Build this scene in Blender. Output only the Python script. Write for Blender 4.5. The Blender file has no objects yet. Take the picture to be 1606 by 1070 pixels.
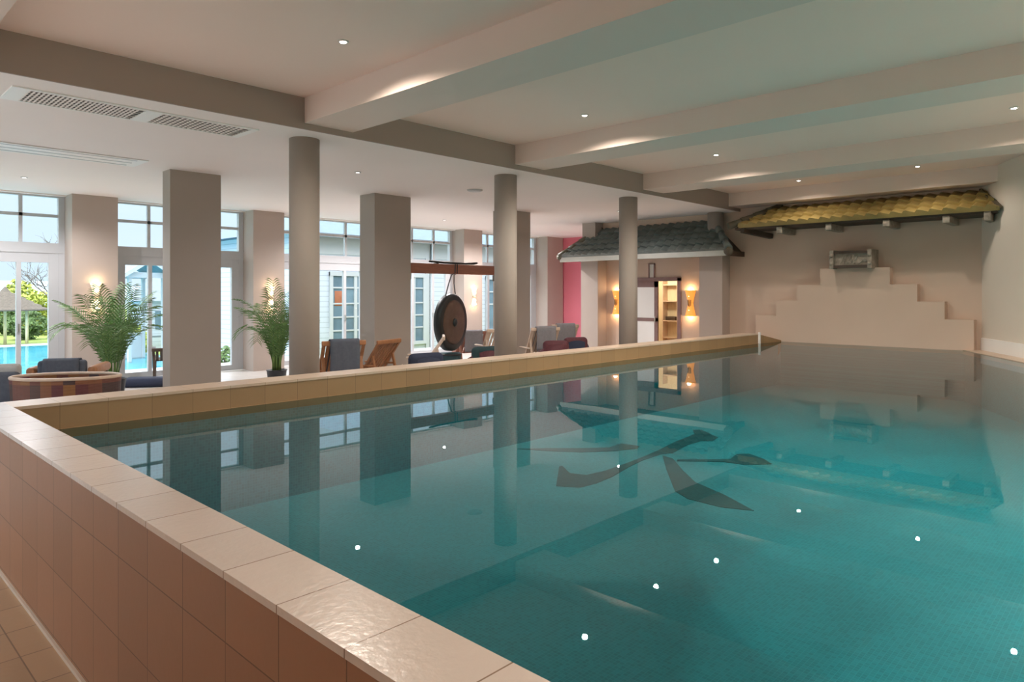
import bpy, bmesh, math, random
from math import sin, cos, pi, radians, sqrt, atan2
from mathutils import Vector, Matrix
random.seed(7)
SC = bpy.context.scene
COL = SC.collection

# ------------------------------------------------------------------ camera
FPX, YAW, CAMZ = 1081.13, 0.762343, 1.65
cam_d = bpy.data.cameras.new('camera')
cam = bpy.data.objects.new('camera', cam_d); COL.objects.link(cam)
cam.location = (0, 0, CAMZ)
cam.rotation_euler = (pi/2, 0, YAW - pi/2)
cam_d.sensor_width = 36.0
cam_d.lens = FPX/1606*36
cam_d.shift_y = -(535-459.8)/1606
cam_d.clip_end = 3000
SC.camera = cam

def at(px, t):
    """ground-plan point seen in picture column px at depth t in front of the camera"""
    u = (px-803)/FPX; c, s = cos(YAW), sin(YAW)
    return ((c+u*s)*t, (s-u*c)*t)
def hz(py, t):
    return CAMZ + (459.8-py)/FPX*t

# ------------------------------------------------------------------ materials
def _n(nt, t, **k):
    n = nt.nodes.new(t)
    for a, v in k.items():
        if a.startswith('i_'): n.inputs[a[2:]].default_value = v
        else: setattr(n, a, v)
    return n
def math_n(nt, op, a, b=None):
    n = nt.nodes.new('ShaderNodeMath'); n.operation = op
    for i, v in enumerate((a, b)):
        if v is None: continue
        if isinstance(v, (int, float)): n.inputs[i].default_value = v
        else: nt.links.new(v, n.inputs[i])
    return n.outputs[0]
def new_mat(name):
    m = bpy.data.materials.new(name); m.use_nodes = True
    nt = m.node_tree
    return m, nt, nt.nodes['Principled BSDF']
def mixc(nt, fac, a, b):
    n = nt.nodes.new('ShaderNodeMix'); n.data_type = 'RGBA'
    for sock, v in ((n.inputs[0], fac), (n.inputs[6], a), (n.inputs[7], b)):
        if isinstance(v, (int, float)): sock.default_value = v
        elif isinstance(v, tuple): sock.default_value = (*v[:3], 1)
        else: nt.links.new(v, sock)
    return n.outputs[2]
def mat(name, col, rough=.6, var=.06, scale=6.0, metal=0.0, bump=0.0, bscale=60.0, spec=.5, stretch=None):
    m, nt, b = new_mat(name)
    tc = _n(nt, 'ShaderNodeTexCoord'); src = tc.outputs['Object']
    if stretch:
        mp = _n(nt, 'ShaderNodeMapping'); mp.inputs['Scale'].default_value = stretch
        nt.links.new(src, mp.inputs[0]); src = mp.outputs[0]
    no = _n(nt, 'ShaderNodeTexNoise', i_Scale=scale, i_Detail=4.0); nt.links.new(src, no.inputs['Vector'])
    lo = tuple(max(0, c*(1-var*2)) for c in col); hi = tuple(min(1, c*(1+var*2)) for c in col)
    nt.links.new(mixc(nt, no.outputs['Fac'], lo, hi), b.inputs['Base Color'])
    b.inputs['Roughness'].default_value = rough; b.inputs['Metallic'].default_value = metal
    b.inputs['Specular IOR Level'].default_value = spec
    if bump:
        n2 = _n(nt, 'ShaderNodeTexNoise', i_Scale=bscale, i_Detail=3.0); nt.links.new(src, n2.inputs['Vector'])
        bp = _n(nt, 'ShaderNodeBump', i_Strength=bump, i_Distance=.01)
        nt.links.new(n2.outputs['Fac'], bp.inputs['Height']); nt.links.new(bp.outputs[0], b.inputs['Normal'])
    return m
def grid_mat(name, col, grout, u, v, su, sv, ou=0.0, ov=0.0, gw=.004, rough=.45, var=.10, bump=.25, patch=0.0):
    """tiles: u,v axis numbers in world metres, su,sv pitch"""
    m, nt, b = new_mat(name)
    tc = _n(nt, 'ShaderNodeTexCoord'); sp = _n(nt, 'ShaderNodeSeparateXYZ'); nt.links.new(tc.outputs['Object'], sp.inputs[0])
    lines = None; ids = []
    for ax, s, o in ((u, su, ou), (v, sv, ov)):
        if s is None: continue
        q = math_n(nt, 'DIVIDE', math_n(nt, 'SUBTRACT', sp.outputs[ax], o), s)
        ids.append(math_n(nt, 'FLOOR', q))
        fr = math_n(nt, 'FRACT', q)
        d = math_n(nt, 'MINIMUM', fr, math_n(nt, 'SUBTRACT', 1.0, fr))
        l = math_n(nt, 'LESS_THAN', d, gw/s)
        lines = l if lines is None else math_n(nt, 'MAXIMUM', lines, l)
    cb = _n(nt, 'ShaderNodeCombineXYZ')
    for i, x in enumerate(ids): nt.links.new(x, cb.inputs[i])
    wn = _n(nt, 'ShaderNodeTexWhiteNoise'); nt.links.new(cb.outputs[0], wn.inputs['Vector'])
    no = _n(nt, 'ShaderNodeTexNoise', i_Scale=9.0, i_Detail=6.0); nt.links.new(tc.outputs['Object'], no.inputs['Vector'])
    lo = tuple(c*(1-var) for c in col); hi = tuple(min(1, c*(1+var)) for c in col)
    base = mixc(nt, wn.outputs['Value'], lo, hi)
    base = mixc(nt, math_n(nt, 'MULTIPLY', no.outputs['Fac'], .35), base, tuple(c*.8 for c in col))
    nt.links.new(mixc(nt, lines, base, grout), b.inputs['Base Color'])
    b.inputs['Roughness'].default_value = rough
    n2 = _n(nt, 'ShaderNodeTexNoise', i_Scale=40.0, i_Detail=5.0); nt.links.new(tc.outputs['Object'], n2.inputs['Vector'])
    hgt = math_n(nt, 'SUBTRACT', math_n(nt, 'MULTIPLY', n2.outputs['Fac'], .5), lines)
    bp = _n(nt, 'ShaderNodeBump', i_Strength=bump, i_Distance=.006)
    nt.links.new(hgt, bp.inputs['Height']); nt.links.new(bp.outputs[0], b.inputs['Normal'])
    return m
def glow(name, col, strength, base=(.8, .8, .8)):
    m, nt, b = new_mat(name)
    b.inputs['Base Color'].default_value = (*base, 1); b.inputs['Emission Color'].default_value = (*col, 1)
    b.inputs['Emission Strength'].default_value = strength
    return m
def glass(name, tint=(.97, .99, 1.0), ior=1.3):
    m = bpy.data.materials.new(name); m.use_nodes = True; nt = m.node_tree; nt.nodes.clear()
    out = _n(nt, 'ShaderNodeOutputMaterial'); mx = _n(nt, 'ShaderNodeMixShader')
    fr = _n(nt, 'ShaderNodeFresnel', i_IOR=ior)
    geo = _n(nt, 'ShaderNodeNewGeometry')
    tr = _n(nt, 'ShaderNodeBsdfTransparent'); tr.inputs[0].default_value = (*tint, 1)
    gl = _n(nt, 'ShaderNodeBsdfGlossy', i_Roughness=0.0)
    nt.links.new(math_n(nt, 'MULTIPLY', fr.outputs[0], math_n(nt, 'SUBTRACT', 1.0, geo.outputs['Backfacing'])), mx.inputs[0])
    nt.links.new(tr.outputs[0], mx.inputs[1]); nt.links.new(gl.outputs[0], mx.inputs[2]); nt.links.new(mx.outputs[0], out.inputs[0])
    return m
def water_mat(name, tint, ior, bscale=3.0, bstr=.01, rough=0.0):
    m = bpy.data.materials.new(name); m.use_nodes = True; nt = m.node_tree; nt.nodes.clear()
    out = _n(nt, 'ShaderNodeOutputMaterial'); mx = _n(nt, 'ShaderNodeMixShader')
    tc = _n(nt, 'ShaderNodeTexCoord'); no = _n(nt, 'ShaderNodeTexNoise', i_Scale=bscale, i_Detail=2.0)
    nt.links.new(tc.outputs['Object'], no.inputs['Vector'])
    bp = _n(nt, 'ShaderNodeBump', i_Strength=bstr, i_Distance=.05); nt.links.new(no.outputs['Fac'], bp.inputs['Height'])
    fr = _n(nt, 'ShaderNodeFresnel', i_IOR=ior)
    tr = _n(nt, 'ShaderNodeBsdfTransparent'); tr.inputs[0].default_value = (*tint, 1)
    gl = _n(nt, 'ShaderNodeBsdfGlossy', i_Roughness=rough)
    nt.links.new(bp.outputs[0], gl.inputs['Normal'])
    nt.links.new(fr.outputs[0], mx.inputs[0])
    nt.links.new(tr.outputs[0], mx.inputs[1]); nt.links.new(gl.outputs[0], mx.inputs[2]); nt.links.new(mx.outputs[0], out.inputs[0])
    return m

M = {}
M['ceil'] = mat('ceiling_paint', (.90, .69, .60), .85, .015, .8)
M['beam_shaded'] = mat('long_beam_shade', (.35, .285, .25), .85, .015, .8)  # beam paint darkened: the long beam's shade is put into the colour
M['ceil_low'] = mat('side_ceiling_paint', (.84, .77, .74), .8, .015, .8)
M['beam'] = mat('beam_paint', (.74, .60, .53), .85, .015, .8)
M['wall'] = mat('peach_wall_paint', (.58, .445, .355), .8, .03, 1.6, bump=.05, bscale=90)
M['wallr'] = mat('cream_wall_paint', (.70, .62, .53), .8, .02, 1.6, bump=.05, bscale=90)
M['panel'] = mat('sand_wall_paint', (.66, .545, .42), .8, .04, 1.8, bump=.05, bscale=90)
M['pillar'] = mat('pillar_paint', (.34, .295, .262), .75, .02, 2.0)
M['pier'] = mat('pier_paint', (.43, .36, .315), .75, .02, 2.0)
M['white'] = mat('white_frame', (.47, .48, .495), .4, .01, 3.0)
M['offwhite'] = mat('off_white', (.84, .83, .81), .5, .02, 3.0)
M['pink'] = mat('pink_wall_paint', (.70, .19, .25), .7, .03, 1.5)
M['pinkdark'] = mat('raspberry_paint', (.42, .08, .12), .6, .03, 1.5)
M['terra'] = grid_mat('terracotta_wall_tile', (.37, .18, .095), (.16, .075, .035), 1, 2, .3104, .31, 1.33, .652, .0022, .5, .09)
M['terra_far'] = grid_mat('ochre_wall_tile', (.33, .20, .095), (.20, .12, .06), 0, 2, .3127, .9, 1.348, .0, .0022, .5, .08)
M['cope'] = grid_mat('coping_tile_near', (.74, .63, .56), (.30, .20, .14), 1, 0, .3104, None, 1.33, 0, .0022, .22, .06, .35)
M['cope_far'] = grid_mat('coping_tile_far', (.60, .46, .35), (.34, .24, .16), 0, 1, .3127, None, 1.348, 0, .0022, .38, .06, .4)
M['floor'] = grid_mat('floor_tile', (.52, .34, .20), (.25, .16, .10), 0, 1, .31, .31, .1, .05, .003, .35, .10)
M['floor_light'] = grid_mat('beige_floor_tile', (.60, .56, .53), (.40, .34, .28), 0, 1, .31, .31, .1, .05, .003, .35, .06)
M['mosaic'] = grid_mat('pool_mosaic', (.055, .36, .42), (.09, .44, .50), 0, 1, .024, .024, 0, 0, .0016, .5, .16, 0.0)
M['mosaic_wall'] = grid_mat('pool_wall_mosaic', (.055, .36, .42), (.09, .44, .50), 0, 2, .024, .024, 0, 0, .0016, .5, .16, 0.0)
M['emblem'] = grid_mat('dark_mosaic', (.018, .115, .13), (.035, .14, .16), 0, 1, .024, .024, 0, 0, .0016, .5, .2, 0.0)
M['water'] = water_mat('pool_water', (.62, .93, .94), 1.46, 1.2, .008)
M['pane'] = glass('window_glass')
M['grout'] = mat('pale_grout', (.70, .58, .47), .7)
M['tile_dark'] = mat('slate_green_roof_tile', (.13, .155, .145), .42, .25, 5.0, bump=.2, bscale=25)
M['tile_gold_lit'] = mat('olive_tile_lit', (.31, .225, .075), .45, .25, 4.0, bump=.2, bscale=25)  # olive-brown tile, colour lightened in place of the downlights' golden light
M['tile_cap'] = mat('brown_ridge_tile', (.10, .085, .055), .5, .25, 6.0, bump=.2, bscale=25)
M['fascia'] = mat('grey_fascia', (.55, .55, .50), .6, .05, 4.0)
M['darkwood'] = mat('dark_timber', (.06, .038, .025), .6, .25, 8.0, stretch=(1, 8, 8))
M['redwood'] = mat('red_brown_timber', (.29, .115, .075), .5, .15, 6.0, stretch=(1, 10, 10))
M['wood'] = mat('teak', (.36, .16, .07), .5, .2, 10.0, stretch=(6, 6, 1))
M['palewood'] = mat('pale_bleached_wood', (.62, .48, .38), .5, .1, 10.0)
M['doorwood'] = mat('mauve_brown_wood', (.23, .135, .125), .5, .1, 10.0)
M['navy'] = mat('navy_fabric', (.028, .036, .07), .9, .1, 30, bump=.2, bscale=200)
M['slate'] = mat('slate_grey_towel', (.10, .115, .15), .95, .1, 30, bump=.5, bscale=260)
M['grey'] = mat('grey_towel', (.25, .245, .27), .95, .08, 30, bump=.5, bscale=260)
M['lightgrey'] = mat('pale_grey_fabric', (.50, .50, .50), .95, .06, 30, bump=.3, bscale=200)
M['teal'] = mat('dark_teal_fabric', (.02, .055, .065), .8, .1, 30, bump=.2, bscale=200)
M['burgundy'] = mat('burgundy_weave', (.10, .025, .035), .7, .2, 40)
M['bronze'] = mat('dark_bronze', (.035, .04, .042), .45, .2, 6.0, metal=.6)
M['bronze_face'] = mat('brown_bronze', (.13, .085, .065), .5, .2, 9.0, metal=.5)
M['black'] = mat('black_metal', (.02, .02, .022), .5, .1)
M['rope'] = mat('dark_rope', (.04, .04, .045), .9, .1)
M['steel'] = mat('brushed_steel', (.55, .55, .55), .3, .03, 20, metal=.9)
M['grille'] = mat('grille_dark', (.07, .055, .05), .7, .05)
M['leaf'] = mat('palm_leaf', (.11, .22, .06), .5, .25, 12.0)
M['stem'] = mat('palm_stem', (.22, .33, .09), .5, .15, 12.0)
M['soil'] = mat('potting_soil', (.03, .022, .016), .95, .2, 40)
M['pot'] = mat('dark_grey_pot', (.05, .05, .06), .5, .1)
M['lamp'] = glow('lamp_disc', (1, .93, .80), 38.0)
M['lamp_low'] = glow('lamp_disc_side', (1, .95, .88), 2.6)
M['unlit'] = mat('unlit_lamp', (.68, .63, .58), .4, .02)
M['shade_w'] = glow('warm_glass_shade', (1, .74, .45), 1.1, (.8, .7, .55))
M['shade_o'] = glow('amber_shade', (1, .36, .05), .85, (.75, .35, .1))
M['bulb'] = glow('warm_bulb', (1, .78, .45), 9.0)
M['ceramic'] = mat('beige_ceramic', (.60, .47, .34), .5, .05)
M['grass'] = mat('lawn_grass', (.20, .26, .05), .9, .35, 1.2, bump=.5, bscale=30)
M['hedge'] = mat('yellow_green_leaves', (.30, .34, .05), .7, .3, 3.0)
M['shrub'] = mat('dark_green_leaves', (.08, .14, .035), .7, .3, 3.0)
M['bark'] = mat('grey_brown_bark', (.13, .10, .085), .9, .2, 12)
M['thatch'] = mat('grey_thatch', (.13, .105, .085), .95, .35, 10.0, bump=.8, bscale=40, stretch=(1, 1, 6))
M['post'] = mat('pale_post', (.66, .60, .40), .7, .1)
M['siding'] = mat('white_siding', (.66, .72, .76), .6, .03, 2)
M['slate_roof'] = mat('blue_slate_roof', (.07, .115, .16), .6, .12, 5.0)
M['grey_roof'] = mat('grey_shed_roof', (.17, .20, .23), .7, .1, 5.0)
M['dark_pane'] = mat('dark_room_glass', (.13, .20, .25), .1, .35, 1.1)
M['curtain'] = mat('rust_curtain', (.35, .12, .06), .9, .1)
M['terrace'] = grid_mat('terrace_slab', (.42, .40, .38), (.25, .24, .23), 0, 1, .5, .5, 0, 0, .004, .6, .08)
M['outwater'] = water_mat('outdoor_pool_water', (.75, .95, .97), 1.2, 1.2, .25, .05)
M['outbasin'] = mat('outdoor_pool_basin', (.10, .42, .55), .7, .15, .6)
M['hill'] = mat('hazy_hill', (.34, .42, .50), 1.0, .08, .02)
M['sea'] = mat('sea_water', (.30, .38, .45), .4, .05, .05)
M['amber_wall'] = mat('honey_panelling', (.72, .63, .46), .6, .08, 3, stretch=(8, 8, 1))
M['artpaper'] = mat('pale_print_paper', (.66, .63, .58), .8, .06, 14)
M['carve'] = mat('weathered_carved_wood', (.30, .26, .21), .7, .3, 14, bump=.4, bscale=40)

def patch_mat(name):
    m, nt, b = new_mat(name)
    tc = _n(nt, 'ShaderNodeTexCoord'); sp = _n(nt, 'ShaderNodeSeparateXYZ'); nt.links.new(tc.outputs['Object'], sp.inputs[0])
    fx = math_n(nt, 'FLOOR', math_n(nt, 'DIVIDE', sp.outputs[0], .105)); fz = math_n(nt, 'FLOOR', math_n(nt, 'DIVIDE', math_n(nt, 'ADD', sp.outputs[2], .02), .25))
    cb = _n(nt, 'ShaderNodeCombineXYZ'); nt.links.new(fx, cb.inputs[0]); nt.links.new(fz, cb.inputs[2])
    wn = _n(nt, 'ShaderNodeTexWhiteNoise'); nt.links.new(cb.outputs[0], wn.inputs['Vector'])
    cr = _n(nt, 'ShaderNodeValToRGB'); cr.color_ramp.interpolation = 'CONSTANT'
    cols = [(0, (.06, .03, .03)), (.25, (.17, .055, .035)), (.45, (.25, .095, .04)), (.62, (.10, .05, .04)), (.78, (.28, .12, .035)), (.9, (.13, .03, .035))]
    e = cr.color_ramp.elements
    e[0].position, e[0].color = 0, (*cols[0][1], 1); e[1].position, e[1].color = cols[1][0], (*cols[1][1], 1)
    for p, c in cols[2:]:
        x = e.new(p); x.color = (*c, 1)
    nt.links.new(wn.outputs['Value'], cr.inputs[0])
    wv = _n(nt, 'ShaderNodeTexWave', i_Scale=28.0, i_Distortion=.6); wv.bands_direction = 'Z'; nt.links.new(tc.outputs['Object'], wv.inputs['Vector'])
    nt.links.new(mixc(nt, math_n(nt, 'MULTIPLY', wv.outputs['Fac'], .35), cr.outputs[0], (.05, .025, .02)), b.inputs['Base Color'])
    bp = _n(nt, 'ShaderNodeBump', i_Strength=.4, i_Distance=.01); nt.links.new(wv.outputs['Fac'], bp.inputs['Height']); nt.links.new(bp.outputs[0], b.inputs['Normal'])
    b.inputs['Roughness'].default_value = .55
    return m
M['patch'] = patch_mat('patchwork_weave')
def clap_mat(name):
    m, nt, b = new_mat(name)
    tc = _n(nt, 'ShaderNodeTexCoord'); sp = _n(nt, 'ShaderNodeSeparateXYZ'); nt.links.new(tc.outputs['Object'], sp.inputs[0])
    fr = math_n(nt, 'FRACT', math_n(nt, 'DIVIDE', sp.outputs[2], .17))
    l = math_n(nt, 'LESS_THAN', fr, .1)
    nt.links.new(mixc(nt, l, (.55, .58, .66), (.33, .37, .43)), b.inputs['Base Color'])
    bp = _n(nt, 'ShaderNodeBump', i_Strength=.6, i_Distance=.02); nt.links.new(fr, bp.inputs['Height']); nt.links.new(bp.outputs[0], b.inputs['Normal'])
    b.inputs['Roughness'].default_value = .6
    return m
M['clap'] = clap_mat('white_clapboard')

# ------------------------------------------------------------------ mesh helpers
class MB:
    def __init__(s): s.v = []; s.f = []; s.sm = []
    def add(s, vs, fs, smooth=False):
        b = len(s.v); s.v += [tuple(v) for v in vs]
        for f in fs: s.f.append(tuple(b+i for i in f)); s.sm.append(smooth)
        return s
    def box(s, x0, x1, y0, y1, z0, z1):
        x0, x1 = sorted((x0, x1)); y0, y1 = sorted((y0, y1)); z0, z1 = sorted((z0, z1))
        return s.add([(x0,y0,z0),(x1,y0,z0),(x1,y1,z0),(x0,y1,z0),(x0,y0,z1),(x1,y0,z1),(x1,y1,z1),(x0,y1,z1)],
                     [(0,3,2,1),(4,5,6,7),(0,1,5,4),(1,2,6,5),(2,3,7,6),(3,0,4,7)])
    def bbox(s, x0, x1, y0, y1, z0, z1, r=.02, seg=3):
        """rounded box"""
        bm = bmesh.new(); bmesh.ops.create_cube(bm, size=1)
        for v in bm.verts:
            v.co = Vector(((x0+x1)/2+v.co.x*(x1-x0), (y0+y1)/2+v.co.y*(y1-y0), (z0+z1)/2+v.co.z*(z1-z0)))
        bmesh.ops.bevel(bm, geom=bm.edges[:], offset=r, segments=seg, affect='EDGES', profile=.5)
        bm.verts.index_update()
        s.add([v.co.copy() for v in bm.verts], [[v.index for v in f.verts] for f in bm.faces], True); bm.free(); return s
    def prism(s, poly, z0, z1):
        a = sum(poly[i][0]*poly[(i+1) % len(poly)][1]-poly[(i+1) % len(poly)][0]*poly[i][1] for i in range(len(poly)))
        if a < 0: poly = poly[::-1]
        n = len(poly)
        return s.add([(x, y, z0) for x, y in poly]+[(x, y, z1) for x, y in poly],
                     [tuple(range(n))[::-1], tuple(range(n, 2*n))]+[(i, (i+1) % n, n+(i+1) % n, n+i) for i in range(n)])
    def beam(s, p0, p1, w, h, up=(0, 0, 1)):
        p0, p1, up = Vector(p0), Vector(p1), Vector(up); d = (p1-p0).normalized()
        a = d.cross(up)
        if a.length < 1e-4: a = d.cross(Vector((1, 0, 0)))
        a.normalize(); b = a.cross(d).normalized(); vs = []
        for p in (p0, p1):
            for i, j in ((-1,-1),(1,-1),(1,1),(-1,1)): vs.append(p+a*(i*w/2)+b*(j*h/2))
        return s.add(vs, [(0,1,2,3),(7,6,5,4),(0,4,5,1),(1,5,6,2),(2,6,7,3),(3,7,4,0)])
    def tube(s, pts, r, n=8, cap=True):
        pts = [Vector(p) for p in pts]; rs = r if isinstance(r, (list, tuple)) else [r]*len(pts)
        vs = []; prev = None
        for i, p in enumerate(pts):
            d = (pts[min(i+1, len(pts)-1)]-pts[max(i-1, 0)]).normalized()
            a = prev - d*prev.dot(d) if prev is not None else d.cross(Vector((0, 0, 1)))
            if a.length < 1e-4: a = d.cross(Vector((1, 0, 0)))
            a.normalize(); prev = a; b = d.cross(a)
            for k in range(n):
                t = 2*pi*k/n; vs.append(p+(a*cos(t)+b*sin(t))*rs[i])
        fs = [(i*n+k, i*n+(k+1) % n, (i+1)*n+(k+1) % n, (i+1)*n+k) for i in range(len(pts)-1) for k in range(n)]
        s.add(vs, fs, True)
        if cap:
            s.add(vs[:n], [tuple(range(n))[::-1]]); s.add(vs[-n:], [tuple(range(n))])
        return s
    def lathe(s, prof, c=(0, 0, 0), n=32, smooth=True, ax='z', sx=1.0, sy=1.0):
        vs = []
        for r, h in prof:
            for k in range(n):
                t = 2*pi*k/n; a, b = r*cos(t)*sx, r*sin(t)*sy
                if ax == 'z': vs.append((c[0]+a, c[1]+b, c[2]+h))
                elif ax == 'y': vs.append((c[0]+a, c[1]+h, c[2]+b))
                else: vs.append((c[0]+h, c[1]+a, c[2]+b))
        m = len(prof)
        fs = [(i*n+k, i*n+(k+1) % n, (i+1)*n+(k+1) % n, (i+1)*n+k) for i in range(m-1) for k in range(n)]
        if prof[0][0] > 1e-5: fs.append(tuple(range(n))[::-1])
        if prof[-1][0] > 1e-5: fs.append(tuple((m-1)*n+k for k in range(n)))
        return s.add(vs, fs, smooth)
    def sheet(s, rows, th=None, smooth=True):
        """grid of points -> surface (thickness th along normals by duplicate offset in z if given)"""
        n = len(rows[0]); vs = [p for r in rows for p in r]
        fs = [(i*n+k, i*n+k+1, (i+1)*n+k+1, (i+1)*n+k) for i in range(len(rows)-1) for k in range(n-1)]
        return s.add(vs, fs, smooth)
    def build(s, name, m, parent=None, solid=0.0):
        me = bpy.data.meshes.new(name); me.from_pydata(s.v, [], s.f); me.materials.append(m)
        for p, q in zip(me.polygons, s.sm): p.use_smooth = q
        bm = bmesh.new(); bm.from_mesh(me)
        bmesh.ops.remove_doubles(bm, verts=bm.verts, dist=1e-5)
        if not solid: bmesh.ops.recalc_face_normals(bm, faces=bm.faces)
        bm.to_mesh(me); bm.free()
        o = bpy.data.objects.new(name, me); COL.objects.link(o)
        if parent: o.parent = parent
        if solid:
            md = o.modifiers.new('thickness', 'SOLIDIFY'); md.thickness = solid; md.offset = 0
        return o

def tag(o, label, cat, group=None, kind=None):
    o['label'] = label; o['category'] = cat
    if group: o['group'] = group
    if kind: o['kind'] = kind
    return o
def thing(name, label, cat, loc=(0, 0, 0), rz=0.0, group=None):
    o = bpy.data.objects.new(name, None); COL.objects.link(o); o.empty_display_size = .1
    o.location = loc; o.rotation_euler = (0, 0, rz)
    return tag(o, label, cat, group)
def flip_up(o):
    bm = bmesh.new(); bm.from_mesh(o.data); bm.normal_update()
    for f in bm.faces:
        if f.normal.z < 0: f.normal_flip()
    bm.to_mesh(o.data); bm.free(); return o
def struct(name, mb, m, parent=None, label=None):
    o = mb.build(name, m, parent)
    if parent is None: o['kind'] = 'structure'
    if label: o['label'] = label
    return o

# ------------------------------------------------------------------ room shell
H, HM, HB, ZW = 3.40, 3.735, 3.465, .665      # side ceiling, pool ceiling, cross-beam underside, water level
XE = 14.10                                     # end wall plane
RW = lambda x: 2.28+.5637*(x-14.0)             # face of the slanting right wall
ZF = -.20                                      # pool floor
struct('floor', MB().box(-2.5, .95, -8, 6.0, -.3, 0), M['floor'])
struct('floor_terrace', MB().box(-2.5, 17.2, 6.0, 14.62, -.3, 0), M['floor_light'])
struct('ceiling', MB().box(-2.7, 14.4, -8, 6.69, HM, 4.1), M['ceil'])
struct('ceiling_side', MB().box(-2.7, 17.4, 6.70, 14.7, H, 4.1), M['ceil_low'])
struct('ceiling_beam', MB().box(-2.7, XE, 6.678, 6.70, H, HM+.02), M['beam_shaded'])  # thin facing on the long beam front, its shade painted in
for k, (a, b) in enumerate(((-2.9,-2.3),(.37,.97),(3.79,4.39),(7.06,7.68),(10.32,10.98),(13.55,XE))):
    struct('ceiling_beam', MB().box(a, b, -8, 6.69, HB, HM+.02), M['beam'])
def holes_wall(name, ax, pos, th, a0, a1, z0, z1, holes, m):
    """wall in plane x=pos (ax='x') or y=pos; holes = (a0,a1,z0,z1)"""
    A = sorted({a0, a1, *[h[0] for h in holes], *[h[1] for h in holes]}); Z = sorted({z0, z1, *[h[2] for h in holes], *[h[3] for h in holes]})
    mb = MB()
    for i in range(len(A)-1):
        for j in range(len(Z)-1):
            ca, cz = (A[i]+A[i+1])/2, (Z[j]+Z[j+1])/2
            if any(h[0] < ca < h[1] and h[2] < cz < h[3] for h in holes): continue
            if ax == 'x': mb.box(pos, pos+th, A[i], A[i+1], Z[j], Z[j+1])
            else: mb.box(A[i], A[i+1], pos, pos+th, Z[j], Z[j+1])
    return struct(name, mb, m)
BW = [(3.7,5.5),(5.9,9.5),(9.9,13.5)]  # windows added in the unseen back wall to let in more daylight
holes_wall('wall_back', 'x', -2.7, .2, -8, 14.7, -.3, 4, [(a, b, .25, 3.15) for a, b in BW], M['wallr'])
struct('wall_side', MB().box(-2.7, .9, -8.2, -8, -.3, 4), M['wallr'])
rw = MB().prism([(XE+.1, RW(XE+.1)), (-4.2, RW(-4.2)), (-4.2, RW(-4.2)-.25), (XE+.1, RW(XE+.1)-.25)], -.4, 4)
struct('wall_right', rw, M['wallr'])
nx, ny = .491, -.871   # into the wall
def off(x, d): return (x - nx*d, RW(x) - ny*d)
struct('baseboard_right', MB().prism([(XE, RW(XE)), (-4.2, RW(-4.2)), off(-4.2, .02), off(XE, .02)], .675, .885), M['offwhite'])
struct('trim_1', MB().prism([(XE, RW(XE)-.01), (-4.2, RW(-4.2)), off(-4.2, .29), (13.95, 2.60), (XE, 2.66)], .60, .675), M['cope_far'])

holes_wall('wall_end', 'x', XE, .16, 2.0, 10.74, -.4, 3.75, [(8.17, 9.45, 0, 1.97)], M['wall'])
struct('wall_inner', MB().box(XE+.16, 17.2, 10.58, 10.74, 0, H), M['wallr'])
holes_wall('wall_pink', 'x', 17.0, .2, 10.74, 14.6, 0, H, [(12.3, 13.22, 0, 1.92)], M['pink'])
struct('wall_outer', MB().box(-2.7, 17.4, 14.3, 14.62, H-.02, 4.1), M['ceil_low'])
# pool walls
struct('wall_pool_near', MB().box(.858, 1.066, -8, 6.13, -.4, .836), M['terra'])
struct('wall_pool_far', MB().box(1.066, 13.03, 5.81, 6.13, -.4, .836), M['terra_far'])
struct('trim_2', MB().box(.852, 1.07, -8, 6.134, .836, .858), M['cope'])
struct('trim_3', MB().box(1.07, 13.03, 5.806, 6.134, .836, .858), M['cope_far'])
w = MB(); w.add([(13.03,5.81,-.4),(14.1,5.81,-.4),(14.1,6.13,-.4),(13.03,6.13,-.4),(13.03,5.81,.85),(14.04,5.70,.665),(14.1,6.13,.665),(13.03,6.13,.85)],
                [(0,3,2,1),(4,5,6,7),(0,1,5,4),(1,2,6,5),(2,3,7,6),(3,0,4,7)])
struct('trim_4', w, M['terra_far'])
struct('trim_5', MB().box(.846, .858, -8, 6.13, 0, .018), M['grout'])
struct('trim_6', MB().box(1.066, 13.03, 5.798, 5.81, .60, .668), M['terra_far'])
struct('trim_7', MB().box(1.066, 1.076, -8, 5.81, .60, .668), M['terra_far'])
struct('trim_8', MB().box(13.03, 13.06, 5.77, 5.81, .50, .885), M['offwhite'])
# pool basin and water
struct('floor_pool', MB().prism([(1.0,-5.4),(1.0,5.9),(14.2,5.9),(14.2,2.1)], ZF-.2, ZF), M['mosaic'])
wt = MB().add([(1.066,-4.6,ZW),(13.7,2.3,ZW),(13.95,2.60,ZW),(XE,2.66,ZW),(XE,5.70,ZW),(13.03,5.81,ZW),(1.066,5.81,ZW)], [tuple(range(7))])
flip_up(struct('water', wt, M['water']))

b_ = MB().prism([(-2,-8),(1.08,-8),(1.08,5.79),(13.0,5.79),(13.89,5.72),(13.89,2.55),(-2.0,-6.40)], ZF, .602)
bm_ = MB(); nv = len(b_.v)//2; bm_.add(b_.v, [(i, (i+1) % nv, nv+(i+1) % nv, nv+i) for i in range(nv)])
struct('wall_basin', bm_, M['mosaic_wall'])
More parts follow.
